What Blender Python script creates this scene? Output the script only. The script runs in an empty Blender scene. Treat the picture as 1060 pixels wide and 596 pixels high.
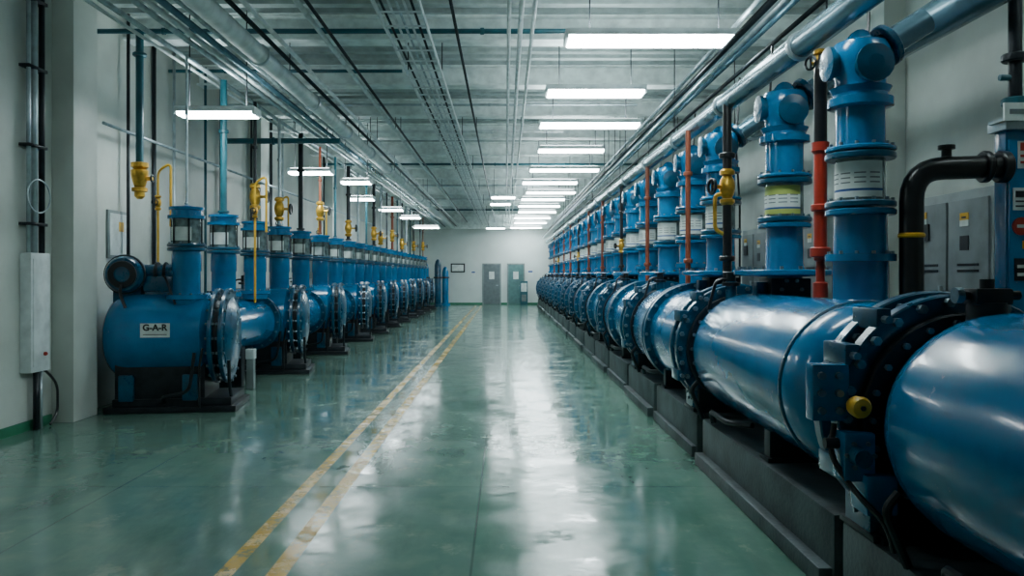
import bpy, bmesh, math, random
from mathutils import Vector, Matrix
random.seed(4)
COL = bpy.context.scene.collection
F = 824.0
CAMZ = 1.6

# ------------------------------------------------------------------ materials
def mat(name, col, rough=0.5, metal=0.0, var=0.12, scale=6.0, coat=0.0, bump=0.0, emit=None, estr=0, grime=0.0, dscale=3.0):
    m = bpy.data.materials.new(name); m.use_nodes = True
    nt = m.node_tree; b = nt.nodes['Principled BSDF']
    b.inputs['Roughness'].default_value = rough
    b.inputs['Metallic'].default_value = metal
    b.inputs['Coat Weight'].default_value = coat
    b.inputs['Coat Roughness'].default_value = 0.08
    tc = nt.nodes.new('ShaderNodeTexCoord')
    n = nt.nodes.new('ShaderNodeTexNoise'); n.inputs['Scale'].default_value = scale; n.inputs['Detail'].default_value = 5
    nt.links.new(tc.outputs['Object'], n.inputs['Vector'])
    r = nt.nodes.new('ShaderNodeValToRGB')
    lo = [c*(1-var*1.6) for c in col]; hi = [min(1, c*(1+var)) for c in col]
    r.color_ramp.elements[0].color = (*lo, 1); r.color_ramp.elements[1].color = (*hi, 1)
    r.color_ramp.elements[0].position = 0.3; r.color_ramp.elements[1].position = 0.62
    nt.links.new(n.outputs['Fac'], r.inputs['Fac'])
    out = r.outputs['Color']
    if grime:
        g = nt.nodes.new('ShaderNodeTexNoise'); g.inputs['Scale'].default_value = 5.5; g.inputs['Detail'].default_value = 9; g.inputs['Roughness'].default_value = 0.72
        nt.links.new(tc.outputs['Object'], g.inputs['Vector'])
        mr = nt.nodes.new('ShaderNodeMapRange'); mr.inputs[1].default_value = 0.50; mr.inputs[2].default_value = 0.72; mr.inputs[4].default_value = grime
        nt.links.new(g.outputs['Fac'], mr.inputs[0])
        mx = nt.nodes.new('ShaderNodeMix'); mx.data_type = 'RGBA'; mx.inputs[7].default_value = (col[0]*.4+.002, col[1]*.4, col[2]*.35, 1)
        nt.links.new(mr.outputs[0], mx.inputs[0]); nt.links.new(out, mx.inputs[6]); out = mx.outputs[2]
        rr = nt.nodes.new('ShaderNodeMapRange'); rr.inputs[1].default_value = 0.4; rr.inputs[2].default_value = 0.7
        rr.inputs[3].default_value = rough-.04; rr.inputs[4].default_value = rough+.08
        nt.links.new(g.outputs['Fac'], rr.inputs[0]); nt.links.new(rr.outputs[0], b.inputs['Roughness'])
    nt.links.new(out, b.inputs['Base Color'])
    if bump:
        bp = nt.nodes.new('ShaderNodeBump'); bp.inputs['Strength'].default_value = bump; bp.inputs['Distance'].default_value = 0.01
        n2 = nt.nodes.new('ShaderNodeTexNoise'); n2.inputs['Scale'].default_value = dscale*10
        nt.links.new(tc.outputs['Object'], n2.inputs['Vector'])
        nt.links.new(n2.outputs['Fac'], bp.inputs['Height']); nt.links.new(bp.outputs['Normal'], b.inputs['Normal'])
    if emit:
        b.inputs['Emission Color'].default_value = (*emit, 1); b.inputs['Emission Strength'].default_value = estr
    return m

BLUE = mat('blue_enamel', (0.0, 0.150, 0.345), 0.21, 0.0, 0.15, 2.0, 0.3, grime=.32)
BLUE2 = mat('blue_enamel_dark', (0.0, 0.066, 0.135), 0.30, 0.0, 0.25, 5.0, 0.3, grime=.5)
TEAL = mat('teal_paint', (0.01, 0.10, 0.13), 0.4)
STEEL = mat('galvanized_steel', (0.42, 0.5, 0.53), 0.36, 0.6, 0.15, 8)
PIPEBL = mat('grey_blue_pipe', (0.12, 0.23, 0.29), 0.25, 0.5, 0.2, 4)
DARK = mat('dark_iron', (0.011, 0.016, 0.021), 0.42, 0.3, 0.3, 9)
BOLT = mat('bolt_steel', (0.14, 0.21, 0.25), 0.3, 0.6, 0.2, 20)
BRASS = mat('brass', (0.66, 0.37, 0.05), 0.32, 0.7, 0.3, 10)
YEL = mat('yellow_paint', (0.76, 0.42, 0.02), 0.4)
RED = mat('red_paint', (0.40, 0.03, 0.015), 0.35)
RUST = mat('red_brown_paint', (0.22, 0.05, 0.02), 0.5)
WHITE = mat('white_paint', (0.64, 0.70, 0.70), 0.5)
INSUL = mat('white_insulation', (0.58, 0.65, 0.64), 0.6)
GREY = mat('grey_cabinet', (0.21, 0.25, 0.25), 0.45)
DGREY = mat('dark_grey_panel', (0.14, 0.17, 0.175), 0.4)
GLASS = mat('sight_glass', (0.16, 0.22, 0.22), 0.08, 0.3, 0.3, 14)
LABELW = mat('label_white', (0.68, 0.74, 0.71), 0.45)
LABELG = mat('label_yellow_green', (0.42, 0.50, 0.12), 0.45)
LBLUE = mat('label_blue', (0.02, 0.08, 0.28), 0.4)
BLACK = mat('black_rubber', (0.008, 0.009, 0.011), 0.3, 0, 0.2)
CONC = mat('concrete', (0.055, 0.078, 0.083), 0.5, 0, 0.35, 3.5, 0, 0.4)
BEAMM = mat('beam_paint_lit', (0.80, 0.88, 0.86), 0.55)  # brighter than the deck: light from below put into the colour
CEILM = mat('ceiling_deck_shaded', (0.40, 0.47, 0.46), 0.7)  # darker than the beams: the deck's shade put into the colour
WALLM = mat('wall_paint', (0.52, 0.56, 0.515), 0.55, 0, 0.12, 1.2, 0, 0.05)
WALLF = mat('far_wall_paint', (0.64, 0.70, 0.68), 0.6, 0, 0.05, 1.0)
GREEN = mat('green_skirting', (0.02, 0.17, 0.09), 0.5)
DOORM = mat('door_grey', (0.12, 0.15, 0.16), 0.45)
DOORT = mat('door_teal', (0.08, 0.18, 0.18), 0.45)
LAMP = mat('lamp_diffuser', (0.9, 0.95, 0.95), 0.5, emit=(0.84, 0.98, 1.0), estr=43)
UPFILL = mat('added_uplight', (0.9, 0.95, 0.95), 0.5, emit=(0.84, 0.98, 1.0), estr=28)  # added glow for the fixture tops, brightens the ceiling

def floor_mat():
    m = bpy.data.materials.new('epoxy_floor'); m.use_nodes = True
    nt = m.node_tree; N = nt.nodes; L = nt.links; b = N['Principled BSDF']
    tc = N.new('ShaderNodeTexCoord'); sp = N.new('ShaderNodeSeparateXYZ'); L.new(tc.outputs['Object'], sp.inputs[0])
    def noise(scale, detail=6, rough=0.6, sc=(1, 1, 1)):
        mp = N.new('ShaderNodeMapping'); mp.inputs['Scale'].default_value = sc
        L.new(tc.outputs['Object'], mp.inputs[0])
        n = N.new('ShaderNodeTexNoise'); n.inputs['Scale'].default_value = scale; n.inputs['Detail'].default_value = detail
        n.inputs['Roughness'].default_value = rough
        L.new(mp.outputs[0], n.inputs['Vector']); return n.outputs['Fac']
    def math_(op, a, bb=None, clamp=False):
        k = N.new('ShaderNodeMath'); k.operation = op; k.use_clamp = clamp
        for i, v in enumerate([a, bb]):
            if v is None: continue
            if isinstance(v, (int, float)): k.inputs[i].default_value = v
            else: L.new(v, k.inputs[i])
        return k.outputs[0]
    def mix(f, a, c):
        k = N.new('ShaderNodeMix'); k.data_type = 'RGBA'
        if isinstance(f, (int, float)): k.inputs[0].default_value = f
        else: L.new(f, k.inputs[0])
        for idx, v in ((6, a), (7, c)):
            if isinstance(v, tuple): k.inputs[idx].default_value = (*v, 1)
            else: L.new(v, k.inputs[idx])
        return k.outputs[2]
    def ramp(f, a, c, inv=False):
        k = N.new('ShaderNodeMapRange'); L.new(f, k.inputs[0])
        k.inputs[1].default_value = a; k.inputs[2].default_value = c
        if inv: k.inputs[3].default_value = 1; k.inputs[4].default_value = 0
        return k.outputs[0]
    n1 = noise(0.55, 7, 0.6); n2 = noise(3.5, 6); n3 = noise(1.3, 8, 0.7, (1, 0.3, 1)); n4 = noise(2.0, 10, 0.75)
    c = mix(ramp(n1, 0.35, 0.65), (0.080, 0.165, 0.135), (0.130, 0.235, 0.19))
    c = mix(math_('MULTIPLY', ramp(n2, 0.48, 0.72), 0.5), c, (0.18, 0.26, 0.205))
    c = mix(math_('MULTIPLY', ramp(n3, 0.48, 0.64), 0.6), c, (0.055, 0.115, 0.095))
    c = mix(math_('MULTIPLY', ramp(n4, 0.58, 0.64), 0.55), c, (0.24, 0.30, 0.24))
    scuff = ramp(noise(5.0, 12, 0.85, (0.35, 1.6, 1)), 0.60, 0.66)
    c = mix(math_('MULTIPLY', scuff, 0.5), c, (0.035, 0.075, 0.06))
    x = sp.outputs[0]; y = sp.outputs[1]
    def line(c0, w, coord=x):
        d = math_('ABSOLUTE', math_('SUBTRACT', coord, c0))
        return ramp(d, w*0.5-0.004, w*0.5+0.004, True)
    lane = ramp(x, -0.2, -0.17)
    c = mix(math_('MULTIPLY', lane, 0.2), c, (0.055, 0.20, 0.125))
    seam = math_('MAXIMUM', line(-0.185, 0.014), line(-2.9, 0.01))
    fr = N.new('ShaderNodeMath'); fr.operation = 'PINGPONG'; L.new(y, fr.inputs[0]); fr.inputs[1].default_value = 3.0
    seam2 = ramp(fr.outputs[0], 0.004, 0.010, True)
    c = mix(math_('MULTIPLY', seam, 0.55), c, (0.02, 0.05, 0.045))
    c = mix(math_('MULTIPLY', seam2, 0.3), c, (0.02, 0.06, 0.055))
    wear = ramp(noise(6, 12, 0.85), 0.43, 0.50)
    wear = math_('MAXIMUM', wear, 0.3)
    yl = math_('MULTIPLY', math_('MAXIMUM', line(-1.50, 0.095), line(-1.22, 0.11)), wear)
    yl = math_('MULTIPLY', yl, ramp(y, 40.5, 41, True))
    c = mix(math_('MULTIPLY', yl, 0.9), c, (0.58, 0.34, 0.045))
    L.new(c, b.inputs['Base Color'])
    ro = math_('ADD', 0.055, math_('MULTIPLY', ramp(noise(1.8, 12, 0.8), 0.42, 0.60), 0.20))
    ro = math_('ADD', ro, math_('MULTIPLY', yl, 0.12))
    L.new(ro, b.inputs['Roughness'])
    bp = N.new('ShaderNodeBump'); bp.inputs['Strength'].default_value = 0.08; bp.inputs['Distance'].default_value = 0.02
    L.new(noise(1.8, 4), bp.inputs['Height']); L.new(bp.outputs[0], b.inputs['Normal'])
    return m
FLOORM = floor_mat()

# ------------------------------------------------------------------ mesh builder
class B:
    def __init__(s): s.bm = bmesh.new(); s.mats = []
    def mi(s, m):
        if m not in s.mats: s.mats.append(m)
        return s.mats.index(m)
    def box(s, lo, hi, m, bev=0.0):
        i = s.mi(m)
        t = bmesh.new()
        bmesh.ops.create_cube(t, size=1)
        for v in t.verts:
            v.co = Vector([(lo[k]+hi[k])/2 + v.co[k]*(hi[k]-lo[k]) for k in range(3)])
        if bev: bmesh.ops.bevel(t, geom=t.edges[:], offset=bev, segments=2, affect='EDGES', profile=0.6)
        vm = {v: s.bm.verts.new(v.co) for v in t.verts}
        for f in t.faces:
            try:
                nf = s.bm.faces.new([vm[v] for v in f.verts]); nf.material_index = i; nf.smooth = True
            except ValueError: pass
        t.free(); return s
    def frame(s, d):
        d = Vector(d).normalized()
        a = Vector((0, 0, 1)) if abs(d.z) < 0.9 else Vector((1, 0, 0))
        u = d.cross(a).normalized(); return d, u, d.cross(u).normalized()
    def lathe(s, o, d, prof, m, seg=24, cap=True):
        i = s.mi(m); o = Vector(o); d, u, w = s.frame(d)
        rings = []
        for t, r in prof:
            r = max(r, 0.0005)
            rings.append([s.bm.verts.new(o + d*t + (u*math.cos(2*math.pi*k/seg) + w*math.sin(2*math.pi*k/seg))*r) for k in range(seg)])
        for a, c in zip(rings, rings[1:]):
            for k in range(seg):
                f = s.bm.faces.new((a[k], a[(k+1) % seg], c[(k+1) % seg], c[k])); f.material_index = i; f.smooth = True
        if cap:
            f = s.bm.faces.new(rings[0][::-1]); f.material_index = i
            f = s.bm.faces.new(rings[-1]); f.material_index = i
        return s
    def cyl(s, a, b, r, m, seg=12):
        a = Vector(a); b = Vector(b); return s.lathe(a, b-a, [(0, r), ((b-a).length, r)], m, seg)
    def ring(s, o, d, ri, ro, t, m, seg=32):
        return s.lathe(o, d, [(0, ri), (0, ro-0.008), (0.008, ro), (t-0.008, ro), (t, ro-0.008), (t, ri)], m, seg, cap=False)
    def bolts(s, o, d, R, n, r, t, m, off=0.0):
        d, u, w = s.frame(d); o = Vector(o)
        for k in range(n):
            a = 2*math.pi*(k+off)/n
            p = o + (u*math.cos(a)+w*math.sin(a))*R
            s.lathe(p, d, [(0, r), (t, r)], m, 6)
        return s
    def tube(s, pts, r, m, seg=10, fil=0.1, cap=True):
        i = s.mi(m); P = [Vector(p) for p in pts]; path = [P[0]]
        for k in range(1, len(P)-1):
            a, b, c = P[k-1], P[k], P[k+1]
            l = min(fil, (a-b).length*0.49, (c-b).length*0.49)
            p0 = b+(a-b).normalized()*l; p2 = b+(c-b).normalized()*l
            for j in range(7):
                t = j/6; path.append(p0*(1-t)**2 + b*2*t*(1-t) + p2*t*t)
        path.append(P[-1])
        d = (path[1]-path[0]).normalized(); _, u, _w = s.frame(d); rings = []
        for k, p in enumerate(path):
            if k == 0: t = path[1]-path[0]
            elif k == len(path)-1: t = path[-1]-path[-2]
            else: t = (path[k+1]-path[k-1])
            t.normalize(); u = (u - t*u.dot(t)).normalized(); w = t.cross(u)
            rings.append([s.bm.verts.new(p+(u*math.cos(2*math.pi*q/seg)+w*math.sin(2*math.pi*q/seg))*r) for q in range(seg)])
        for a, c in zip(rings, rings[1:]):
            for k in range(seg):
                f = s.bm.faces.new((a[k], a[(k+1) % seg], c[(k+1) % seg], c[k])); f.material_index = i; f.smooth = True
        if cap:
            f = s.bm.faces.new(rings[0][::-1]); f.material_index = i
            f = s.bm.faces.new(rings[-1]); f.material_index = i
        return s
    def done(s, name, parent=None, loc=(0, 0, 0), label=None, cat=None, group=None, kind=None):
        bmesh.ops.recalc_face_normals(s.bm, faces=s.bm.faces[:])
        for e in s.bm.edges:
            if len(e.link_faces) == 2 and e.calc_face_angle(0) > 0.6: e.smooth = False
        me = bpy.data.meshes.new(name); s.bm.to_mesh(me); s.bm.free()
        for m in s.mats: me.materials.append(m)
        o = bpy.data.objects.new(name, me); COL.objects.link(o); o.location = loc
        if parent: o.parent = parent
        meta(o, label, cat, group, kind); return o

def meta(o, label=None, cat=None, group=None, kind=None):
    if label: o['label'] = label
    if cat: o['category'] = cat
    if group: o['group'] = group
    if kind: o['kind'] = kind

def empty(name, loc, label, cat, group=None):
    o = bpy.data.objects.new(name, None); COL.objects.link(o); o.location = loc; o.empty_display_size = 0.2
    meta(o, label, cat, group); return o

def copy_thing(o, loc, rotz=None, label=None):
    def rec(src, par):
        c = src.copy(); COL.objects.link(c)
        if par: c.parent = par
        for ch in src.children: rec(ch, c)
        return c
    n = rec(o, None); n.location = loc
    if rotz is not None: n.rotation_euler[2] = rotz
    if label: n['label'] = label
    return n

def text_part(name, s, size, m, parent, loc, rot):
    cu = bpy.data.curves.new('t', 'FONT'); cu.body = s; cu.size = size; cu.extrude = 0.001; cu.offset = 0.004; cu.align_x = 'CENTER'; cu.align_y = 'CENTER'
    t = bpy.data.objects.new('t', cu); me = bpy.data.meshes.new_from_object(t)
    bpy.data.objects.remove(t); me.materials.clear(); me.materials.append(m)
    o = bpy.data.objects.new(name, me); COL.objects.link(o); o.parent = parent; o.location = loc; o.rotation_euler = rot
    return o

XL, XR, YN, YF, ZC = -4.9, 4.0, -2.0, 42.5, 5.0
# ------------------------------------------------------------------ structure
B().box((XL-0.2, YN-0.2, -0.2), (XR+0.2, YF+0.2, 0), FLOORM).done('floor', kind='structure', label='glossy green epoxy floor with two worn yellow lines')
b = B().box((XL-0.2, YN-0.2, ZC+.05), (XR+0.2, YF+0.2, ZC+0.25), CEILM)
yy = 0.0
while yy < YF-0.3:
    b.box((XL, yy, ZC-0.07), (XR, yy+0.15, ZC+0.06), CEILM); yy += 0.35
b.done('ceiling', kind='structure', label='ribbed pale metal deck ceiling')
B().box((XL-0.2, YN, 0), (XL, YF, ZC+.05), WALLM).done('wall_left', kind='structure', label='pale plastered wall')
B().box((XR, YN, 0), (XR+0.2, YF, ZC+.05), WALLM).done('wall_right', kind='structure', label='pale plastered wall')
B().box((XL-0.2, YF, 0), (XR+0.2, YF+0.2, ZC+.05), WALLF).done('wall_far', kind='structure', label='white end wall')
B().box((XL-0.2, YN-0.2, 0), (XR+0.2, YN, ZC+.05), WALLM).done('wall_near', kind='structure', label='pale wall')
B().box((XL, YN, 0), (XL+0.02, 8.58, 0.1), GREEN).done('baseboard_left', kind='structure', label='green painted skirting')
B().box((XL, YF-0.02, 0), (XR, YF, 0.1), GREEN).done('baseboard_far', kind='structure', label='green painted skirting')
B().box((XL, YF-0.5, 4.02), (XR, YF-0.2, ZC-0.07), BEAMM).done('trim_1', kind='structure', label='white bulkhead under the ceiling')
n = 2
for (y0, y1) in ((8.6, 9.1), (15.2, 15.7), (21.5, 22.0), (28, 28.5), (34.5, 35)):
    B().box((XL, y0, 0), (XL+0.24, y1, ZC-0.07), WALLM, 0.01).done('trim_%d' % n, kind='structure', label='pale wall pilaster'); n += 1
for (y0, y1) in ((7.95, 8.5), (14.5, 15.05), (21, 21.5), (27.5, 28), (34, 34.5)):
    B().box((XR-0.22, y0, 0), (XR, y1, ZC-0.07), WALLM, 0.01).done('trim_%d' % n, kind='structure', label='pale wall pilaster'); n += 1

def door(name, cx, w, h, dm=DOORM):
    r = B().box((-w/2-0.07, -0.05, 0), (-w/2, 0, h+0.07), GREY).box((w/2, -0.05, 0), (w/2+0.07, 0, h+0.07), GREY).box((-w/2, -0.05, h), (w/2, 0, h+0.07), GREY)
    o = r.done(name, loc=(cx, YF, 0), kind='structure', label='grey door with frame in the end wall')
    B().box((-w/2, -0.04, 0.01), (w/2, -0.005, h), dm).done('door_leaf', o)
    B().box((-0.14, -0.055, 1.35), (0.14, -0.04, 1.75), LABELW).done('door_notice', o)
    B().cyl((w/2-0.1, -0.09, 1.02), (w/2-0.22, -0.09, 1.02), 0.014, STEEL).cyl((w/2-0.1, -0.09, 1.02), (w/2-0.1, -0.04, 1.02), 0.02, STEEL).done('door_handle', o)
    return o
door('door_1', (509-523)/F*YF, 0.86, 2.12)
door('door_2', (534-523)/F*YF, 0.8, 2.12, DOORT)
o = empty('wall_screen', ((474-523)/F*YF, YF, 1.95), 'small pale wall-mounted screen in dark frame', 'screen')
B().box((-0.38, -0.05, -0.24), (0.38, 0, 0.24), DARK, 0.01).done('frame', o)
B().box((-0.31, -0.058, -0.17), (0.31, -0.05, 0.17), LABELW).done('screen_panel', o)
o = empty('floor_cabinet', (0.98, YF-0.6, 0), 'teal and grey equipment cabinet by the end wall', 'cabinet')
B().box((-0.2, -0.2, 0.0), (0.2, 0.25, 1.25), TEAL, 0.015).done('body', o)
B().box((-0.15, -0.215, 0.7), (0.15, -0.2, 1.15), LABELW).done('display_panel', o)
B().box((-0.12, -0.212, 0.2), (0.12, -0.2, 0.55), DGREY).done('vent', o)
for px, w_, h_ in ((490, .25, .3), (549, .3, .35)):
    o = empty('wall_notice', ((px-523)/F*YF, YF, 1.5), 'small notice board on the end wall', 'sign')
    B().box((-w_/2, -.02, 0), (w_/2, 0, h_), LABELW).done('board', o)
    B().box((-w_/2+.03, -.025, h_*.6), (w_/2-.03, -.02, h_*.85), LBLUE).done('printed_band', o)

# ------------------------------------------------------------------ roof beams
first = None
yb = 3.0
while yb < YF-0.6:
    if first is None:
        first = B().box((XL, -0.15, 4.61), (XR, 0.15, 4.64), BEAMM).box((XL, -0.05, 4.64), (XR, 0.05, 4.90), BEAMM).box((XL, -0.15, 4.90), (XR, 0.15, 4.93), BEAMM)\
            .done('roof_beam', loc=(0, yb, 0), label='deep pale painted beam under the deck', cat='beam', group='roof beams')
    else:
        c = first.copy(); COL.objects.link(c); c.location = (0, yb, 0)
    yb += 2.45

# ------------------------------------------------------------------ lights
def fixture(w, rod, label, group, loc, dep=0.34, up=True):
    o = empty('ceiling_light', loc, label, 'ceiling light', group)
    h = 0.07
    bb = B(); bb.box((-w/2, -dep/2, 0.03), (w/2, dep/2, 0.03+h), WHITE, 0.012)
    bb.box((-w/2, -dep/2, 0.0), (-w/2+0.03, dep/2, 0.04), WHITE).box((w/2-0.03, -dep/2, 0), (w/2, dep/2, 0.04), WHITE)
    bb.done('housing', o)
    B().box((-w/2+0.03, -dep/2+0.01, -0.012), (w/2-0.03, dep/2-0.01, 0.032), LAMP, 0.008).done('diffuser', o)
    if up: B().box((-w/2+0.06, -dep/2+0.05, 0.098), (w/2-0.06, dep/2-0.05, 0.108), UPFILL).done('added_uplight_strip', o)  # added glowing strip that lifts the ceiling and upper walls
    for sx in (-1, 1):
        B().cyl((sx*w*0.36, 0, 0.1), (sx*w*0.36, 0, rod), 0.008, DARK, 6).done('hanger_rod', o)
    return o
H = 2.4
ctr = [(677, 44, 185), (616, 98, 103), (610, 131, 105), (591, 157, 70), (584, 177, 73), (569, 190, 58), (570, 200, 52), (562, 207, 46), (558, 214, 44), (556, 220, 40), (551, 226, 38), (549, 231, 34), (546, 236, 30), (543, 240, 30)]
for (px, py, pw) in ctr:
    D = min(F*H/(284-py), 41.3)
    fixture(pw/F*D, ZC-0.07-(CAMZ+H), 'added unseen ceiling light near the camera', 'ceiling lights over the aisle', ((px-523)/F*D, D, CAMZ+H), 0.36 if D < 14 else 0.28)
fixture(1.3, ZC-0.07-4.0, 'added unseen ceiling light near the camera', 'ceiling lights over the aisle', (1.4, 5.0, 4.0))  # added out of view to light the near end and first tank
for (px, py, pw) in [(226, 120, 82), (322, 180, 46), (369, 190, 32), (374, 207, 28), (405, 218, 26), (425, 226, 22), (441, 236, 28)]:
    hh = 2.0; D = F*hh/(284-py)
    fixture(pw/F*D, ZC-0.07-(CAMZ+hh), 'added unseen ceiling light at the near left', 'ceiling lights along the wall', ((px-523)/F*D, D, CAMZ+hh), 0.3)
fixture(.8, ZC-0.07-3.6, 'added unseen ceiling light at the near left', 'ceiling lights along the wall', (-3.3, 4.8, 3.6), 0.22)  # extra light outside the frame, added to brighten the near left
fixture(.7, ZC-0.07-4.4, 'added unseen light near the right wall', 'added lights out of view', (3.5, 4.0, 4.45), 0.18)  # added fill outside the frame for the near right wall
for (px, py, pw) in [(521, 205, 26), (518, 212, 22), (513, 238, 20)]:
    hh = 2.3; D = min(F*hh/(284-py), 40)
    fixture(pw/F*D, ZC-0.07-(CAMZ+hh), 'small white fluorescent ceiling light, lit', 'small ceiling lights', ((px-523)/F*D, D, CAMZ+hh), 0.3, False)

# ------------------------------------------------------------------ overhead pipes
def long_pipe(X, z, r, m, y0=0.5, y1=42.0, label='', collars=0, name='overhead_pipe', group=None, step=9.8, seg=12):
    o = empty(name, (X, 0, z), label, 'pipe', group)
    B().cyl((0, y0, 0), (0, y1, 0), r, m, seg).done('pipe_run', o)
    if collars:
        y = y0+1.2
        while y < min(y1, 30):
            B().ring((0, y, 0), (0, 1, 0), r*0.9, r*1.22, 0.06, STEEL if m != STEEL else DARK, 16).done('collar', o); y += collars
    y = 5.45
    while y < 30:
        B().cyl((0, y, r*0.7), (0, y, 4.62-z), 0.007, DARK, 5).done('hanger_rod', o); y += step
    return o
long_pipe(-2.8, 4.1, 0.105, INSUL, label='white insulated pipe running along the ceiling', collars=2.45, seg=20, step=4.9)
for X, z, r, m in [(-3.42, 4.12, .03, STEEL), (-3.3, 4.12, .03, WHITE), (-3.17, 4.12, .035, PIPEBL), (-3.05, 4.14, .022, STEEL), (-2.58, 4.15, .025, DARK), (-2.45, 4.15, .025, WHITE), (-3.9, 4.25, .03, STEEL), (-4.05, 4.25, .02, WHITE), (-2.1, 4.35, .03, WHITE), (-2.0, 4.35, .02, DARK)]:
    long_pipe(X, z, r, m, label='thin metal conduit running along the ceiling', group='conduits above the machines', seg=8)
for X, z, r, m in [(.04, 4.3, .022, WHITE), (.165, 4.3, .028, WHITE), (.3, 4.3, .022, WHITE), (-.55, 4.35, .018, DARK)]:
    long_pipe(X, z, r, m, label='thin pale conduit under the roof beams', group='conduits over the aisle', seg=8)
for X, z, r, m in [(2.5, 4.3, .03, STEEL), (2.68, 4.3, .03, WHITE), (2.86, 4.3, .03, PIPEBL), (3.3, 4.2, .04, PIPEBL), (2.75, 3.85, .03, STEEL), (2.55, 3.8, .022, DARK), (1.9, 3.45, .022, STEEL), (1.98, 3.62, .022, DARK), (2.1, 3.72, .03, WHITE), (2.3, 3.98, .02, DARK)]:
    long_pipe(X, z, r, m, label='thin metal conduit above the pump row', group='conduits above the pump row', seg=8)
long_pipe(3.22, 3.38, 0.022, YEL, label='thin yellow pipe beside the thick header pipe', seg=10)
long_pipe(2.2, 3.3, 0.09, PIPEBL, label='thick grey-blue supply pipe above the pump row', collars=2.1, seg=24, step=4.9)
long_pipe(2.98, 3.36, 0.13, PIPEBL, label='thick grey-blue header pipe above the pump row', collars=2.6, seg=24, step=4.9)
def tray(X, w, z, label):
    o = empty('cable_tray', (X, 0, z), label, 'cable tray')
    for sx in (-1, 1): B().box((sx*w/2-0.008, 0.5, -0.03), (sx*w/2+0.008, 41.8, 0.03), WHITE).done('side_rail', o)
    bb = B(); y = 0.6
    while y < 41.7: bb.box((-w/2, y, -0.03), (w/2, y+0.025, -0.018), WHITE); y += 0.45
    bb.done('rungs', o, kind='stuff')
    for k in range(5): B().cyl((-w/2+0.07+k*w/6, 0.5, 0.0), (-w/2+0.07+k*w/6, 41.8, 0.0), 0.014, [DARK, WHITE, STEEL, WHITE, DARK][k], 6).done('cable', o)
    y = 5.45
    while y < 35:
        for sx in (-1, 1): B().cyl((sx*w/2, y, 0.03), (sx*w/2, y, 4.62-z), 0.008, DARK, 5).done('hanger_rod', o)
        y += 4.9
tray(-1.04, 0.44, 4.2, 'ladder cable tray with cables hung below the ceiling')

def cross_pipe(y, x0, x1, z, r, m, lab='pipe crossing under the ceiling'):
    bb = B().cyl((x0, y, z), (x1, y, z), r, m, 10)
    x = x0+0.8
    while x < x1-0.2: bb.ring((x, y, z), (1, 0, 0), r*.9, r*1.4, 0.05, m, 12); x += 1.9
    bb.done('cross_pipe', label=lab, cat='pipe', group='cross pipes')
cross_pipe(9.5, XL, 1.2, 4.50, 0.03, TEAL, 'thin teal pipe crossing under the ceiling')
cross_pipe(14.0, XL, -2.9, 3.945, 0.05, TEAL, 'thin teal pipe crossing under the ceiling')
for y, x1, r, m in ((11.6, -1.5, .025, TEAL), (13.9, 2.3, .02, STEEL), (16.5, 1.2, .03, WHITE), (21.4, XR, .03, TEAL), (26.5, 1.2, .03, STEEL), (31.4, XR, .04, WHITE), (36.5, 2.3, .04, TEAL)):
    cross_pipe(y, XL, x1, 4.56, r, m, 'thin pipe crossing under the roof beams')

# ------------------------------------------------------------------ left pumps
AX = 0.86
def valve(bb, p, s=1.0, wheel=(1, 0, 0)):
    x, y, z = p
    bb.lathe((x, y, z-0.16*s), (0, 0, 1), [(0, .045*s), (.02*s, .065*s), (.05*s, .065*s), (.06*s, .04*s), (.10*s, .06*s), (.16*s, .07*s), (.22*s, .06*s), (.26*s, .04*s), (.27*s, .065*s), (.30*s, .065*s), (.32*s, .045*s)], BRASS, 14)
    w = Vector(wheel).normalized(); c = Vector(p)
    bb.cyl(c, c+w*0.15*s, .018*s, BRASS, 8)
    bb.ring(c+w*0.14*s, w, .055*s, .075*s, .025*s, DARK, 16); bb.box((c+w*.15*s-Vector((.01, .01, .06))*s)[:], (c+w*.15*s+Vector((.01, .01, .06))*s)[:], DARK)

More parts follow.
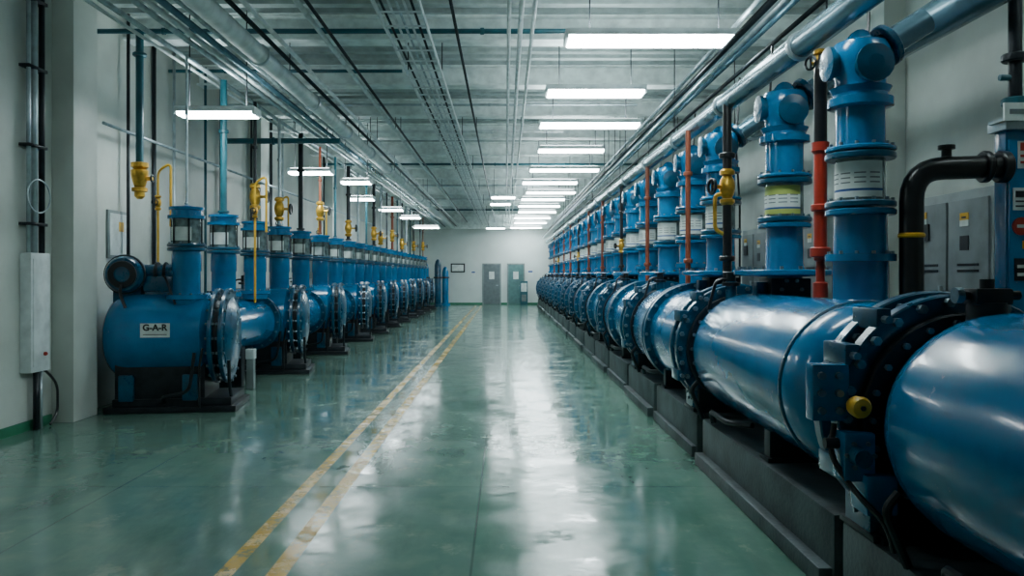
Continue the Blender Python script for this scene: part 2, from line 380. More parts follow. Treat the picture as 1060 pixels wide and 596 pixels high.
ROT = math.radians(8)
def left_pump(D, motor=False, label=None):
    o = empty('horizontal_pump', (-3.9, D, 0), label or 'blue horizontal pump casing on dark steel skid', 'pump', 'pumps along the wall')
    B().lathe((-0.86, 0, AX), (1, 0, 0), [(0, .10), (.012, .22), (.04, .33), (.09, .425), (.16, .485), (.25, .512), (.34, .52), (1.16, .52), (1.2, .485), (1.23, .44), (1.26, .42)], BLUE, 48).done('casing', o)
    bb = B()
    for t in (.39, .51):
        bb.ring((t, 0, AX), (1, 0, 0), .40, .575, .05, BLUE2, 48)
        bb.bolts((t+.05, 0, AX), (1, 0, 0), .545, 20, .018, .025, BOLT); bb.bolts((t, 0, AX), (-1, 0, 0), .55, 20, .018, .025, BOLT)
    bb.lathe((.42, 0, AX), (1, 0, 0), [(0, .49), (.10, .49)], DARK, 32)
    bb.done('flange', o, label='bolted ring flange')
    B().lathe((.55, 0, AX), (1, 0, 0), [(0, .46), (.02, .46), (.03, .44), (.06, .38), (.085, .26), (.095, .1)], BLUE2, 36).done('end_cover', o)
    B().box((-.76, -.47, 0), (.70, .47, .07), DARK, .01).box((-.68, -.42, .07), (.64, .42, .16), DARK, .01).done('skid', o, label='dark steel skid')
    B().box((-.66, -.40, .15), (.34, .40, .58), DARK, .02).done('support_cradle', o, label='dark cradle between skid and casing')
    for x0 in (-.60, .10):
        for y0 in (-.46, .38):
            B().box((x0, y0, .14), (x0+.16, y0+.08, .44), BLUE2, .01).done('support_foot', o)
    B().tube([(.62, -.3, .14), (.62, -.42, .3), (.62, -.46, .6)], .02, DARK, 8).tube([(.3, -.5, .06), (.3, -.53, .5), (.34, -.52, .75)], .015, BLACK, 6).tube([(-.1, -.43, .12), (-.1, -.55, .2), (.2, -.55, .25), (.25, -.52, .7)], .02, DARK, 8).done('drain_pipe', o)
    if motor:
        bb = B().lathe((-.60, -.32, 1.60), (0, 1, 0), [(0, .08), (.01, .19), (.05, .215), (.12, .215), (.13, .18), (.4, .18), (.42, .14), (.5, .1)], BLUE2, 28)
        bb.ring((-.60, -.34, 1.60), (0, 1, 0), .09, .16, .04, BLACK, 24).ring((-.60, -.24, 1.60), (0, 1, 0), .18, .235, .04, DARK, 28)
        bb.box((-.76, -.15, 1.24), (-.44, .15, 1.46), BLUE2, .015)
        bb.box((-.42, -.18, 1.40), (-.08, .1, 1.58), BLUE2, .03).cyl((-.42, -.05, 1.62), (-.10, -.05, 1.62), .10, BLUE2, 16)
        bb.ring((-.3, -.05, 1.62), (1, 0, 0), .09, .13, .04, DARK, 20).ring((-.2, -.05, 1.62), (1, 0, 0), .09, .13, .03, DARK, 20)
        bb.box((-.40, -.14, 1.2), (-.12, .1, 1.43), BLUE2, .01)
        bb.tube([(-.60, -.31, 1.5), (-.60, -.42, 1.4), (-.52, -.46, 1.22)], .018, BLACK, 6).tube([(-.2, -.15, 1.6), (-.12, -.3, 1.55), (0, -.36, 1.25)], .015, BLACK, 6)
        bb.done('drive_motor', o, label='black and dark blue motor on top of casing')
        p = B().box((-.34, -.527, .88), (-.02, -.512, 1.04), LABELW).done('nameplate', o, label='white nameplate')
        text_part('nameplate_lettering', 'G-A-R', .10, BLACK, p, (-.18, -.529, .99), (math.pi/2, 0, 0))
        B().box((-.31, -.53, .908), (-.05, -.527, .916), BLACK).done('nameplate_rule', p)
    else:
        B().cyl((-.35, -.2, AX+.44), (-.35, -.2, AX+.62), .06, BLUE2, 14).lathe((-.35, -.2, AX+.58), (0, 0, 1), [(0, .1), (.03, .1), (.04, .06), (.14, .06), (.15, .03)], DARK, 14).tube([(-.35, -.2, AX+.66), (-.5, -.3, AX+.66), (-.55, -.35, AX+.35)], .015, BLACK, 6).done('vent_valve', o)
    o.rotation_euler[2] = ROT
    return o

LD = [9.65, 13.15, 16.25, 19.35]
while LD[-1] < 36: LD.append(LD[-1]+2.5)
p1 = left_pump(LD[0], True, 'blue horizontal pump with motor on top and white nameplate')
p2 = left_pump(LD[1])
for D in LD[2:]: copy_thing(p2, (-3.9, D, 0))

def header_seg(L):
    o = empty('header_pipe', (0, 0, 0), 'thick blue pipe joining two pumps', 'pipe', 'pipes joining the wall pumps')
    B().cyl((0, .0, 0), (0, L, 0), .36, BLUE, 36).done('pipe_body', o)
    for t in (.14, L-.2):
        B().ring((0, t, 0), (0, 1, 0), .34, .44, .08, BLUE2, 36).bolts((0, t, 0), (0, -1, 0), .40, 16, .018, .02, BOLT).done('flange', o)
    B().box((-.2, L/2-.08, -AX), (.2, L/2+.08, -.3), DARK, .01).done('stand', o)
    return o
segs = {}
for a, c in zip(LD, LD[1:]):
    L = round(c-a-1.04, 3)
    if L not in segs: segs[L] = header_seg(L); segs[L].location = (-3.95, a+.52, AX)
    else: copy_thing(segs[L], (-3.95, a+.52, AX))

def left_column():
    o = empty('vertical_sight_column', (0, 0, 0), 'blue vertical pipe column with sight glass head', 'valve column', 'sight columns on the wall pumps')
    B().lathe((0, 0, -.05), (0, 0, 1), [(0, .18), (.07, .20), (.08, .235), (.13, .235), (.135, .16), (.4, .158), (.42, .168), (.60, .168), (.66, .16)], BLUE, 24).bolts((0, 0, .08), (0, 0, 1), .2, 10, .014, .02, BOLT).done('lower_pipe', o)
    B().ring((0, 0, .60), (0, 0, 1), .1, .22, .04, BLUE2, 24).ring((0, 0, .65), (0, 0, 1), .1, .22, .035, BLUE2, 24).bolts((0, 0, .685), (0, 0, 1), .19, 10, .013, .02, BOLT).done('flange', o)
    B().lathe((0, 0, .685), (0, 0, 1), [(0, .165), (.30, .165)], GLASS, 24).done('sight_glass', o, label='silver-grey sight glass')
    bb = B()
    for k in range(6):
        a = k*math.pi/3; bb.cyl((.18*math.cos(a), .18*math.sin(a), .68), (.18*math.cos(a), .18*math.sin(a), 1.0), .01, DARK, 6)
    bb.done('tie_rods', o)
    bb = B(); i = bb.mi(LABELW); cs = []
    for k in range(11):
        a = math.radians(200+k*11); cs.append([bb.bm.verts.new((.169*math.cos(a), .169*math.sin(a), zz)) for zz in (.72, .88)])
    for a_, c_ in zip(cs, cs[1:]):
        f = bb.bm.faces.new((a_[0], c_[0], c_[1], a_[1])); f.material_index = i; f.smooth = True
    bb.done('label_band', o)
    B().lathe((0, 0, .98), (0, 0, 1), [(0, .215), (.04, .215), (.045, .175), (.10, .175), (.105, .2), (.14, .2), (.145, .1), (.16, .05)], BLUE, 24).done('cap', o)
    return o
lc = left_column(); lx = -3.8
LC = [9.5, 10.75, 12.1, 13.4, 14.8, 16.35, 17.8, 19.3]
while LC[-1] < 36: LC.append(LC[-1]+1.25)
ZL = 1.28
lc.location = (lx, LC[0], ZL)
for D in LC[1:]: copy_thing(lc, (lx, D, ZL))

def riser(X, D, z0, z1, r, m, vz=None, name='riser_pipe', lab='thin vertical riser pipe with brass valve', wheel=(1, 0, 0), vs=1.0):
    o = empty(name, (X, D, z0), lab, 'pipe', 'riser pipes')
    B().cyl((0, 0, 0), (0, 0, z1-z0), r, m, 10).ring((0, 0, 0), (0, 0, 1), r*.8, r*1.7, .03, m, 12).ring((0, 0, (z1-z0)*.6), (0, 0, 1), r*.8, r*1.5, .05, m, 12).done('pipe_run', o)
    if vz:
        bb = B(); valve(bb, (0, 0, vz-z0), vs, wheel); bb.done('brass_valve', o, label='brass hand valve')
    return o
mm = [STEEL, TEAL, DARK, STEEL, DARK, RUST, TEAL, DARK]
vzs = [None, None, 2.78, 2.7, None, 2.9, None, 2.72]
for k, D in enumerate(LC):
    if k == 19: continue
    riser(lx, D, 2.43, 4.22, (.014 if k == 0 else .025) if k % 3 != 1 else .045, mm[k % 8], vzs[k % 8], vs=1.25, lab='thin vertical riser pipe above a sight column')
for k, D in enumerate((10.1, 11.5, 12.7, 15.0, 17.1, 18.6, 21.0)):
    B().cyl((-4.78, D, 0), (-4.78, D, 4.9), .022, [DARK, STEEL, TEAL][k % 3], 8).done('thin_vertical_pipe', label='thin vertical pipe rising behind the pumps', cat='pipe', group='thin pipes behind the pumps')
def goose(X, D, label='yellow gas pipe with goose-neck bend'):
    o = empty('yellow_pipe', (X, D, 0), label, 'pipe')
    B().tube([(0, 0, 1.2), (0, 0, 2.9), (.16, 0, 3.0), (.16, 0, 2.5), (.16, 0, 2.2)], .016, YEL, 8, .08).done('pipe_run', o)
    bb = B(); valve(bb, (0, 0, 2.5), .6, (0, -1, 0)); bb.done('brass_valve', o)
    return o
goose(-4.36, 10.0)
o = goose(-3.55, 11.3)
copy_thing(o, (-4.0, 14.1, 0)); copy_thing(o, (-4.0, 17.1, 0))
o = empty('hanging_valve_pipe', (-4.36, 9.5, 2.5), 'teal drop pipe ending in large brass valve', 'pipe')
B().cyl((0, 0, .4), (0, 0, 2.0), .045, TEAL, 14).ring((0, 0, 1.7), (0, 0, 1), .04, .08, .04, TEAL).done('drop_pipe', o)
bb = B().lathe((0, 0, .0), (0, 0, 1), [(0, .03), (.03, .06), (.08, .06), (.09, .09), (.13, .09), (.14, .06), (.2, .08), (.28, .10), (.34, .10), (.36, .07), (.38, .1), (.43, .1), (.44, .05)], BRASS, 18)
bb.cyl((0, 0, .24), (.16, -.02, .24), .025, BRASS, 8); bb.ring((.15, -.02, .24), (1, 0, 0), .03, .05, .02, DARK); bb.done('brass_valve', o)

# ------------------------------------------------------------------ left wall items
o = empty('wall_control_box', (XL, 8.2, 0), 'tall narrow white wall box with red lamp and conduits', 'electrical box')
B().box((.0, -.17, .60), (.12, .17, 1.82), WHITE, .015).done('box_body', o)
B().box((.12, -.14, .66), (.128, .14, 1.76), WHITE, .004).done('box_cover', o)
B().lathe((.128, .05, .78), (1, 0, 0), [(0, .02), (.02, .02), (.03, .01)], RED, 12).done('red_lamp', o)
bb = B()
for dy, r in ((-.13, .022), (-.03, .03), (.1, .03)): bb.cyl((.07, dy, 1.82), (.07, dy, 4.9), r, STEEL if dy < 0 else DARK, 10)
for zz in (2.1, 2.9, 3.7, 4.4): bb.box((.0, -.18, zz), (.105, .15, zz+.03), DARK)
bb.done('riser_conduits', o)
B().cyl((.07, .0, 0.0), (.07, .0, .6), .03, DARK, 10).cyl((.07, .08, .0), (.07, .08, .6), .02, STEEL, 8).done('lower_conduits', o)
B().tube([(.06, .12, .62), (.08, .22, .55), (.1, .34, .42), (.1, .34, .12), (.1, .2, .02)], .014, BLACK, 6, .15).done('loop_cable', o)
bb = B(); pts = []
for k in range(21):
    a = 2*math.pi*k/20; pts.append((.13, .2*math.cos(a)-.05, 2.4+.17*math.sin(a)))
bb.tube(pts, .008, STEEL, 6, .02).done('cable_coil', o)
o = empty('wall_panel_box', (XL, 10.05, 1.9), 'flush pale wall panel with yellow warning label', 'electrical box')
B().box((0, -.28, -.1), (.03, .28, .5), GREY, .006).done('box_body', o)
B().box((.03, -.24, -.06), (.036, .24, .46), INSUL).done('panel_door', o)
B().box((.036, -.02, .24), (.04, .1, .36), YEL).done('warning_label', o)
for k, D in enumerate((12.2, 17.0, 20.2, 24.0)):
    o = empty('wall_panel_box', (XL, D, 1.7), 'grey wall electrical panel', 'electrical box')
    B().box((0, -.3, -.2), (.12, .3, .6), GREY, .01).done('box_body', o)
    B().box((.12, -.25, -.15), (.128, .25, .55), DGREY).done('panel_door', o)
for D in (11.0, 13.6, 16.5, 19.0):
    B().cyl((XL+.05, D, 0), (XL+.05, D, 4.9), .03, DARK, 8).done('wall_conduit', label='dark vertical conduit fixed to the wall', cat='pipe', group='wall conduits')
B().cyl((XL+.26, 9.2, 3.35), (XL+.26, 40, 3.35), .02, STEEL, 8).done('wall_pipe', label='thin pipe running along the wall', cat='pipe')
o = empty('floor_junction_post', (-3.56, 11.15, 0), 'thin grey floor junction post between two pumps', 'electrical box')
B().box((-.05, -.05, 0), (.05, .05, .56), GREY, .01).done('post_body', o)
B().box((-.06, -.06, .42), (.06, .06, .56), INSUL, .01).done('cover', o)
for k, (X, D, h, m) in enumerate(((-4.0, 40.0, 2.2, BLUE), (-3.35, 39.6, 2.35, BLUE2), (-3.1, 41.2, 2.0, BLUE))):
    o = empty('process_tower', (X, D, 0), 'tall slim blue pressure vessel near the end wall', 'vessel', 'vessels near the end wall')
    B().lathe((0, 0, 0), (0, 0, 1), [(0, .25), (.1, .25), (.12, .17), (h-.3, .17), (h-.1, .12), (h, .05)], m, 24).done('vessel_body', o)
    B().ring((0, 0, 1.4), (0, 0, 1), .15, .22, .08, DARK, 24).done('vessel_band', o)

# ------------------------------------------------------------------ right plinths
PZ = 0.38
RF = [3.94, 7.4, 10.6]
while RF[-1] < 39: RF.append(RF[-1]+2.9)
bl = [(1.0, 3.95), (4.05, 6.75)]
y = 6.95
while y < 40.5:
    bl.append((y, y+1.85)); y += 2.0
for k, (a, c) in enumerate(bl):
    B().box((1.67, a, 0), (2.8, c, PZ), CONC, .02).box((1.60 if k % 2 else 1.63, a+.02, 0), (1.68, c-.02, .10), CONC, .01)\
        .done('concrete_plinth', label='dark grey concrete plinth block under the pump row', cat='plinth', group='pump row plinths')

# ------------------------------------------------------------------ right pumps
RX = 2.1; RA = 0.94-PZ
def right_pump(L, label='large blue horizontal pump casing with bolted ring flange', near=False, midring=False):
    o = empty('inline_pump', (0, 0, 0), label, 'pump', 'pumps on the plinths')
    e = .30 if midring else .62
    prof = [(.44, .36), (.46, .42), (.50, .463), (.57, .488), (.66, .50), (L-e, .50), (L-e+.08, .49), (L-e+.15, .465), (L-e+.20, .43), (L-e+.23, .38), (L-e+.235, .33)]
    if near: prof = [(.44, .36), (.46, .42), (.50, .463), (.57, .488), (.66, .50), (L-.35, .50), (L-.2, .47), (L-.08, .38), (L-.01, .2), (L, .05)]
    B().lathe((0, 0, RA), (0, -1, 0), prof, BLUE, 64).done('casing', o)
    if not near:
        B().lathe((0, -L+e-.20, RA), (0, -1, 0), [(0, .36), (e-.20, .36)], DARK, 40).ring((0, -L+e-.27, RA), (0, -1, 0), .34, .42, .04, BLUE2, 40).done('neck', o, label='neck between casing and next flange, darkened as a shaded gap')  # dark colour stands in for the shade of an open gap
    bb = B()
    for t, ro in ((.0, .58), (.19, .57)):
        bb.ring((0, -t, RA), (0, -1, 0), .44 if t else .34, ro, .085, BLUE2, 64)
        bb.bolts((0, -t-.085, RA), (0, -1, 0), .535, 26, .022, .035, BOLT)
    bb.bolts((0, -.08, RA), (0, -1, 0), .53, 26, .012, .12, BOLT)
    bb.done('flange', o, label='dark blue bolted double ring flange')
    B().lathe((0, 0, RA), (0, -1, 0), [(0, .45), (.28, .45), (.29, .40), (.47, .40)], DARK, 48)\
        .ring((0, -.28, RA), (0, -1, 0), .38, .485, .06, DARK, 48).bolts((0, -.34, RA), (0, -1, 0), .445, 22, .015, .025, BOLT).done('gasket_ring', o, label='black recessed gland ring')
    if midring:
        for t in (L*.5, L*.5+.13):
            B().ring((0, -t, RA), (0, -1, 0), .48, .565, .07, BLUE2, 48).bolts((0, -t-.07, RA), (0, -1, 0), .535, 20, .018, .028, BOLT).done('middle_flange', o)
    elif not near:
        B().ring((0, -L+.70, RA), (0, -1, 0), .49, .512, .04, BLUE2, 64).done('seam_band', o)
    for t in (.24, L*.62):
        B().box((-.38, -t-.09, 0), (.38, -t+.03, .20), DARK, .01).box((-.40, -t-.12, 0), (.40, -t+.06, .03), DARK, .005).done('support_foot', o)
    B().box((-.42, -.27, .0), (-.30, -.0, .24), BLUE2, .01).box((-.43, -.33, .0), (-.28, .04, .03), DARK, .005).bolts((-.42, -.14, .15), (-1, 0, 0), .05, 4, .014, .02, BOLT).done('side_bracket', o)
    for a in (128, 150, 205, 232):
        ca, sa = math.cos(math.radians(a)), math.sin(math.radians(a))
        x, z = .575*ca, RA+.575*sa
        B().box((x-.035, -.27, z-.05), (x+.035, -.01, z+.05), BLUE2, .01).cyl((x, -.32, z), (x, .01, z), .018, BOLT, 8).done('clamp_lug', o)
    B().tube([(-.46, -.62, RA-.25), (-.52, -.62, RA-.32), (-.42, -.62, .0)], .02, DARK, 8).tube([(-.40, -.9, .01), (-.42, -.9, .1), (-.42, -1.4, .1), (-.3, -1.6, .12)], .022, DARK, 8).done('drain_pipe', o)
    if not near:
        B().cyl((-.12, -.42, RA+.42), (-.12, -.42, RA+.60), .05, BLUE2, 12).lathe((-.12, -.42, RA+.56), (0, 0, 1), [(0, .08), (.03, .08), (.035, .04), (.12, .04)], DARK, 12).ring((-.12, -.42, RA+.67), (0, 0, 1), .05, .075, .015, DARK, 16).tube([(-.12, -.42, RA+.62), (-.25, -.42, RA+.62), (-.32, -.42, RA+.35)], .015, BLACK, 6).done('vent_valve', o)
    return o
o = right_pump(2.2, 'large blue horizontal pump with control box and yellow knob', near=True); o.location = (RX, RF[0], PZ)
bx = B().box((-.70, -.31, RA-.01), (-.53, -.22, RA+.25), BLUE, .012)
for zz in (.04, .12, .20):
    for xx in (-.66, -.58): bx.lathe((xx, -.31, RA+zz), (0, -1, 0), [(0, .018), (.022, .018)], BOLT, 8)
bx.done('control_box', o)
B().lathe((-.525, -.28, RA+.07), (0, -1, 0), [(0, .022), (.08, .022), (.085, .045), (.13, .05), (.15, .04), (.155, .02)], YEL, 20).bolts((-.525, -.434, RA+.07), (0, -1, 0), .0, 1, .012, .008, DARK).done('yellow_knob', o, label='round yellow knob')
B().box((-.60, -.42, RA-.26), (-.46, -.28, RA-.04), BLUE, .015).box((-.52, -.46, RA-.40), (-.38, -.28, RA-.22), BLUE, .015).cyl((-.55, -.5, RA-.14), (-.55, -.28, RA-.14), .04, BLUE2, 12).bolts((-.53, -.42, RA-.14), (0, -1, 0), .06, 6, .01, .02, BOLT).cyl((-.66, -.35, RA-.10), (-.46, -.35, RA-.10), .025, DARK, 10).done('side_bracket', o)
B().tube([(-.60, -.31, RA-.02), (-.64, -.35, RA-.15), (-.56, -.43, RA-.3), (-.45, -.5, RA-.42), (-.42, -.5, .02)], .014, BLACK, 8).done('drain_pipe', o)
bb = B().cyl((-.02, -.50, RA+.44), (-.02, -.50, RA+.54), .08, DARK, 16).box((-.10, -.56, RA+.53), (.06, -.44, RA+.60), DARK, .01).cyl((-.02, -.5, RA+.6), (-.02, -.5, RA+.64), .03, DARK, 12)
bb.cyl((-.14, -.50, RA+.57), (.12, -.50, RA+.57), .02, DARK, 8); bb.lathe((-.13, -.50, RA+.57), (-1, 0, 0), [(0, .035), (.03, .035)], BOLT, 12).done('vent_valve', o, label='small black vent valve')
o = right_pump(RF[1]-RF[0]-.02); o.location = (RX, RF[1], PZ)
base = right_pump(RF[2]-RF[1]-.02, midring=True); base.location = (RX, RF[2], PZ)
base = right_pump(2.9-.02, midring=True); base.location = (RX, RF[3], PZ)
for D in RF[4:]: copy_thing(base, (RX, D, PZ))

# ------------------------------------------------------------------ right columns
def right_column(wide, labm, lab):
    o = empty('valve_column', (0, 0, 0), lab, 'valve column', 'valve columns on the pump row')
    if wide:
        B().lathe((0, 0, .02), (0, 0, 1), [(0, .14), (.18, .14), (.19, .39), (.20, .405), (.23, .405), (.24, .39), (.245, .16), (.30, .15), (.60, .145)], BLUE, 36).bolts((0, 0, .26), (0, 0, 1), .36, 16, .016, .025, BOLT).done('lower_pipe', o, label='blue stub with wide disc flange')
        B().box((-.19, -.19, -.03), (.19, .19, .03), DARK, .005).box((-.16, -.16, .02), (.16, .16, .19), DARK, .01).bolts((0, -.16, .10), (0, -1, 0), .08, 6, .016, .02, BOLT).box((-.25, -.06, .05), (-.16, .06, .16), BLUE2, .008).done('valve_block', o, label='black valve block under the disc flange')
    else:
        B().lathe((0, 0, .02), (0, 0, 1), [(0, .2), (.04, .17), (.28, .17), (.285, .215), (.33, .215), (.335, .165), (.60, .16)], BLUE, 32).bolts((0, 0, .35), (0, 0, 1), .19, 12, .012, .02, BOLT).done('lower_pipe', o)
    B().ring((0, 0, .60), (0, 0, 1), .1, .215, .04, BLUE, 28).ring((0, 0, .65), (0, 0, 1), .1, .215, .04, BLUE2, 28).bolts((0, 0, .69), (0, 0, 1), .19, 12, .012, .02, BOLT).done('flange', o)
    B().lathe((0, 0, .69), (0, 0, 1), [(0, .15), (.27, .15)], GLASS, 28).done('sight_glass', o)
    bb = B(); i = bb.mi(labm); j = bb.mi(LBLUE); q2 = bb.mi(DGREY); w2 = bb.mi(LABELW); r = .156; cols_ = []
    zs = (.71, .75, .765, .80, .808, .83, .838, .86, .868, .94)
    mz = (i, j, w2, q2, w2, q2, w2, q2, i)
    for k in range(17):
        a = math.radians(165 + k*8.5); cols_.append([bb.bm.verts.new((r*math.cos(a), r*math.sin(a), zz)) for zz in zs])
    for kk_, (a_, c_) in enumerate(zip(cols_, cols_[1:])):
        for q in range(len(zs)-1):
            f = bb.bm.faces.new((a_[q], c_[q], c_[q+1], a_[q+1])); f.smooth = True
            f.material_index = mz[q] if not (mz[q] == q2 and kk_ % 4 == 3) else w2
    bb.done('printed_label', o)
    B().ring((0, 0, .96), (0, 0, 1), .1, .215, .04, BLUE2, 28).ring((0, 0, 1.01), (0, 0, 1), .1, .215, .03, BLUE, 28).bolts((0, 0, 1.04), (0, 0, 1), .19, 12, .012, .02, BOLT).done('flange', o)
    B().lathe((0, 0, 1.04), (0, 0, 1), [(0, .15), (.25, .15), (.26, .2), (.31, .2), (.32, .17), (.36, .165)], BLUE, 28).done('upper_pipe', o)
    bb = B().lathe((0, 0, 1.38), (0, 0, 1), [(0, .17), (.04, .19), (.05, .155), (.10, .155), (.18, .185), (.28, .185), (.33, .16), (.36, .09), (.40, .06), (.42, .03)], BLUE, 24)
    bb.tube([(0, 0, 1.5), (0, 0, 1.60), (.2, 0, 1.72), (.42, 0, 1.86)], .085, PIPEBL, 16, .15).ring((.15, 0, 1.69), (.8, 0, .5), .1, .14, .05, BLUE2, 24)
    bb.lathe((-.12, 0, 1.58), (-1, 0, 0), [(0, .09), (.07, .09), (.075, .11), (.10, .11), (.11, .05)], BLUE2, 16).lathe((0, -.12, 1.54), (0, -1, 0), [(0, .1), (.07, .1), (.08, .12), (.1, .12), (.11, .05)], BLUE2, 16)
    bb.done('top_elbow', o, label='heavy blue cast elbow')
    return o
cx = 2.3; cz = 1.38
cA = right_column(False, LABELW, 'blue vertical valve column with white label band')
cB = right_column(True, LABELG, 'blue vertical valve column with wide disc flange and green label')
cC = right_column(True, LABELW, 'blue vertical valve column with wide disc flange')
RC = [5.16, 6.56, 8.5, 9.75]
for f in RF[3:]: RC += [f-2.3, f-.75]
cA.location = (cx, RC[0], cz); cB.location = (cx, RC[1], cz); cC.location = (cx, RC[2], cz)
for k, D in enumerate(RC[3:]): copy_thing(cA if k % 2 == 0 else cC, (cx, D, cz))

o = empty('red_drop_pipe', (2.2, 5.56, 1.44), 'red vertical pipe with black hose and brass valve', 'pipe')
B().lathe((0, 0, 0), (0, 0, 1), [(0, .05), (.1, .05), (.11, .03), (.25, .03), (.26, .045), (1.0, .045), (1.02, .06), (1.08, .06)], RED, 16).ring((0, 0, .28), (0, 0, 1), .04, .07, .07, RED).ring((0, 0, .6), (0, 0, 1), .04, .065, .05, RED).done('red_pipe', o)
B().tube([(0, 0, 1.05), (0, 0, 1.4), (-.02, -.05, 1.55), (.02, 0, 1.68)], .045, BLACK, 12).done('black_hose', o)
bb = B(); valve(bb, (0, 0, 1.62), .7, (-.8, -.5, 0)); bb.done('brass_valve', o)
def drop(D, m, vz, X=2.16, r=.03, top=1.82, vs=.8):
    o = empty('drop_pipe', (X, D, 1.43), 'slender vertical pipe above the pump row', 'pipe', 'drop pipes on the pump row')
    B().cyl((0, 0, 0), (0, 0, top), r, m, 12).ring((0, 0, .3), (0, 0, 1), r*.8, r*1.7, .05, m).ring((0, 0, 1.3), (0, 0, 1), r*.8, r*1.7, .05, m).done('pipe_run', o)
    if vz:
        bb = B(); valve(bb, (0, 0, vz), vs, (-1, -.3, 0)); bb.done('brass_valve', o)
    return o
o = drop(7.75, BLACK, 1.02, r=.045, vs=1.1)
B().tube([(0, 0, .95), (-.12, 0, .95), (-.12, 0, .6), (0, 0, .55)], .02, BRASS, 8, .06).done('bypass_tube', o)
drop(9.15, RUST, None, X=2.1)
d0 = drop(12.1, RUST, None); d1 = drop(14.8, BLACK, .7); d2 = drop(11.9, YEL, None, X=2.55, r=.014)
dd = 14.8
for q in range(7):
    dd += 2.9; copy_thing((d0, d0, d1)[q % 3], (2.16, dd, 1.43))
copy_thing(d2, (2.6, 7.2, 1.40)); copy_thing(d2, (2.6, 15.6, 1.40))
for X, D, zt in ((2.75, 6.0, 3.82), (2.55, 7.6, 3.78), (2.62, 8.9, 3.8), (2.6, 10.9, 3.8)):
    B().tube([(X, D, 1.30), (X, D, 2.4), (X-.05, D-.03, 3.0), (X, D, zt)], .012, BLACK, 6).done('hanging_cable', label='thin black cable hanging beside a valve column', cat='cable', group='hanging cables')

o = empty('black_elbow_pipe', (2.55, 5.0, 1.28), 'thick black pipe with elbow and yellow band', 'pipe')
B().tube([(0, 0, 0), (0, 0, .98), (.60, .0, 1.0)], .072, BLACK, 20, .2).ring((0, 0, .02), (0, 0, 1), .05, .11, .04, BLACK).ring((.44, 0, .995), (1, 0, 0), .05, .1, .04, BLACK).ring((.54, 0, .995), (1, 0, 0), .05, .1, .06, BLACK).done('pipe_run', o)
B().ring((0, 0, .55), (0, 0, 1), .06, .080, .03, YEL).done('yellow_band', o)
B().lathe((.22, 0, 1.06), (0, 0, 1), [(0, .03), (.04, .03), (.045, .05), (.07, .05)], BLACK, 12).done('vent_plug', o)

o = empty('blue_control_cabinet', (3.13, 4.98, 0), 'tall blue control cabinet with stickers and gauges', 'cabinet')
B().box((0, 0, 0), (.7, .12, 2.52), BLUE, .008).done('cabinet_body', o)
B().box((.01, -.02, .3), (.68, 0, 2.44), BLUE, .004).done('cabinet_door', o)
B().box((-.03, -.05, 2.50), (.72, .14, 2.56), STEEL, .004).done('cabinet_top', o)
p = B().box((-.05, -.07, 2.55), (.5, -.05, 2.66), LABELW).box((-.05, -.05, 2.55), (.5, .1, 2.57), STEEL).done('sign_board', o, label='white sign board on top of cabinet')
B().box((-.02, -.073, 2.59), (.46, -.07, 2.62), DGREY).done('printed_band', p)
def stick(x0, z0, x1, z1, m, bars, bm_):
    s = B().box((x0, -.026, z0), (x1, -.02, z1), m).done('sticker', o)
    for (a, c) in bars: B().box((x0+.015, -.029, z0+a), (x1-.015, -.026, z0+c), bm_).done('printed_band', s)
stick(.06, 2.26, .16, 2.43, LABELW, ((.11, .16), (.07, .085), (.03, .045)), RED)
stick(.03, 2.0, .155, 2.14, LABELW, ((.02, .03), (.05, .06), (.08, .12)), DARK)
stick(.09, 1.76, .16, 1.81, YEL, ((.01, .02),), BLACK)
stick(.04, 1.56, .16, 1.70, DARK, ((.03, .05), (.08, .1)), LABELW)
p = B().lathe((.08, -.02, 1.90), (0, -1, 0), [(0, .055), (.012, .055)], RED, 24).done('sticker', o, label='round red sticker')
B().box((.05, -.036, 1.89), (.11, -.032, 1.91), LABELW).done('printed_band', p)
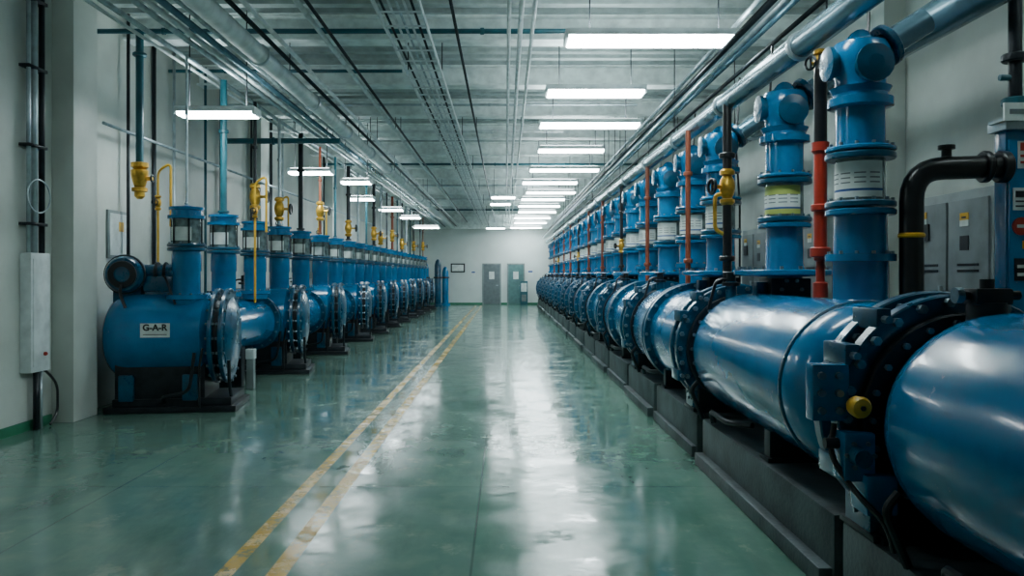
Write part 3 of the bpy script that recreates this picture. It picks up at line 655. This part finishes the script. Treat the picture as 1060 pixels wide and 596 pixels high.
B().cyl((3.24, 5.06, 2.66), (3.24, 5.06, 4.95), .04, DARK, 14).ring((3.24, 5.06, 2.95), (0, 0, 1), .04, .08, .05, DARK).ring((3.24, 5.06, 2.67), (0, 0, 1), .04, .08, .05, TEAL).tube([(3.24, 5.06, 2.85), (3.14, 5.06, 2.85)], .02, TEAL, 8)\
    .done('cabinet_riser_pipe', label='dark riser pipe above the blue cabinet', cat='pipe')

def switchboard(yc, label):
    o = empty('wall_switchboard', (XR, yc, 0.0), label, 'cabinet', 'switchboards on the wall')
    B().box((-.18, -.62, 0), (0, .62, 2.30), GREY, .015).done('cabinet_body', o)
    for y0 in (-.58, .02):
        d = B().box((-.2, y0, .1), (-.18, y0+.56, 2.22), DGREY, .004).done('cabinet_door', o)
        B().box((-.225, y0+.05, 1.3), (-.2, y0+.08, 1.5), STEEL).done('handle', d)
        B().box((-.206, y0+.12, 1.62), (-.2, y0+.42, 1.64), BLACK).box((-.206, y0+.12, 1.67), (-.2, y0+.42, 1.69), BLACK).done('vent_slots', d)
    B().box((-.215, .28, 1.90), (-.2, .46, 2.05), BLACK).done('meter', o)
    for y0, z0 in ((-.32, 2.05), (.33, 2.10)):
        s = B().box((-.206, y0, z0), (-.2, y0+.12, z0+.06), YEL).box((-.206, y0, z0-.05), (-.2, y0+.12, z0), LABELW).done('warning_label', o)
        B().box((-.209, y0+.03, z0+.015), (-.206, y0+.09, z0+.03), BLACK).done('printed_band', s)
    B().box((-.206, -.32, 1.80), (-.2, -.2, 1.92), BLACK).done('meter', o)
    return o
o = switchboard(6.85, 'grey double-door switchboard on the wall with yellow label')
copy_thing(o, (XR, 10.2, 0)); copy_thing(o, (XR, 12.2, 0)); copy_thing(o, (XR, 17.5, 0))

# ------------------------------------------------------------------ world and camera
w = bpy.data.worlds.new('world'); bpy.context.scene.world = w; w.use_nodes = True
w.node_tree.nodes['Background'].inputs[0].default_value = (0.02, 0.03, 0.035, 1)
cam = bpy.data.cameras.new('camera'); co = bpy.data.objects.new('camera', cam); COL.objects.link(co)
co.location = (0, 0, CAMZ); co.rotation_euler = (math.pi/2, 0, 0)
cam.lens = 28; cam.sensor_width = 36; cam.shift_x = 7/1060; cam.shift_y = -14/1060; cam.clip_start = 0.05; cam.clip_end = 200
bpy.context.scene.camera = co
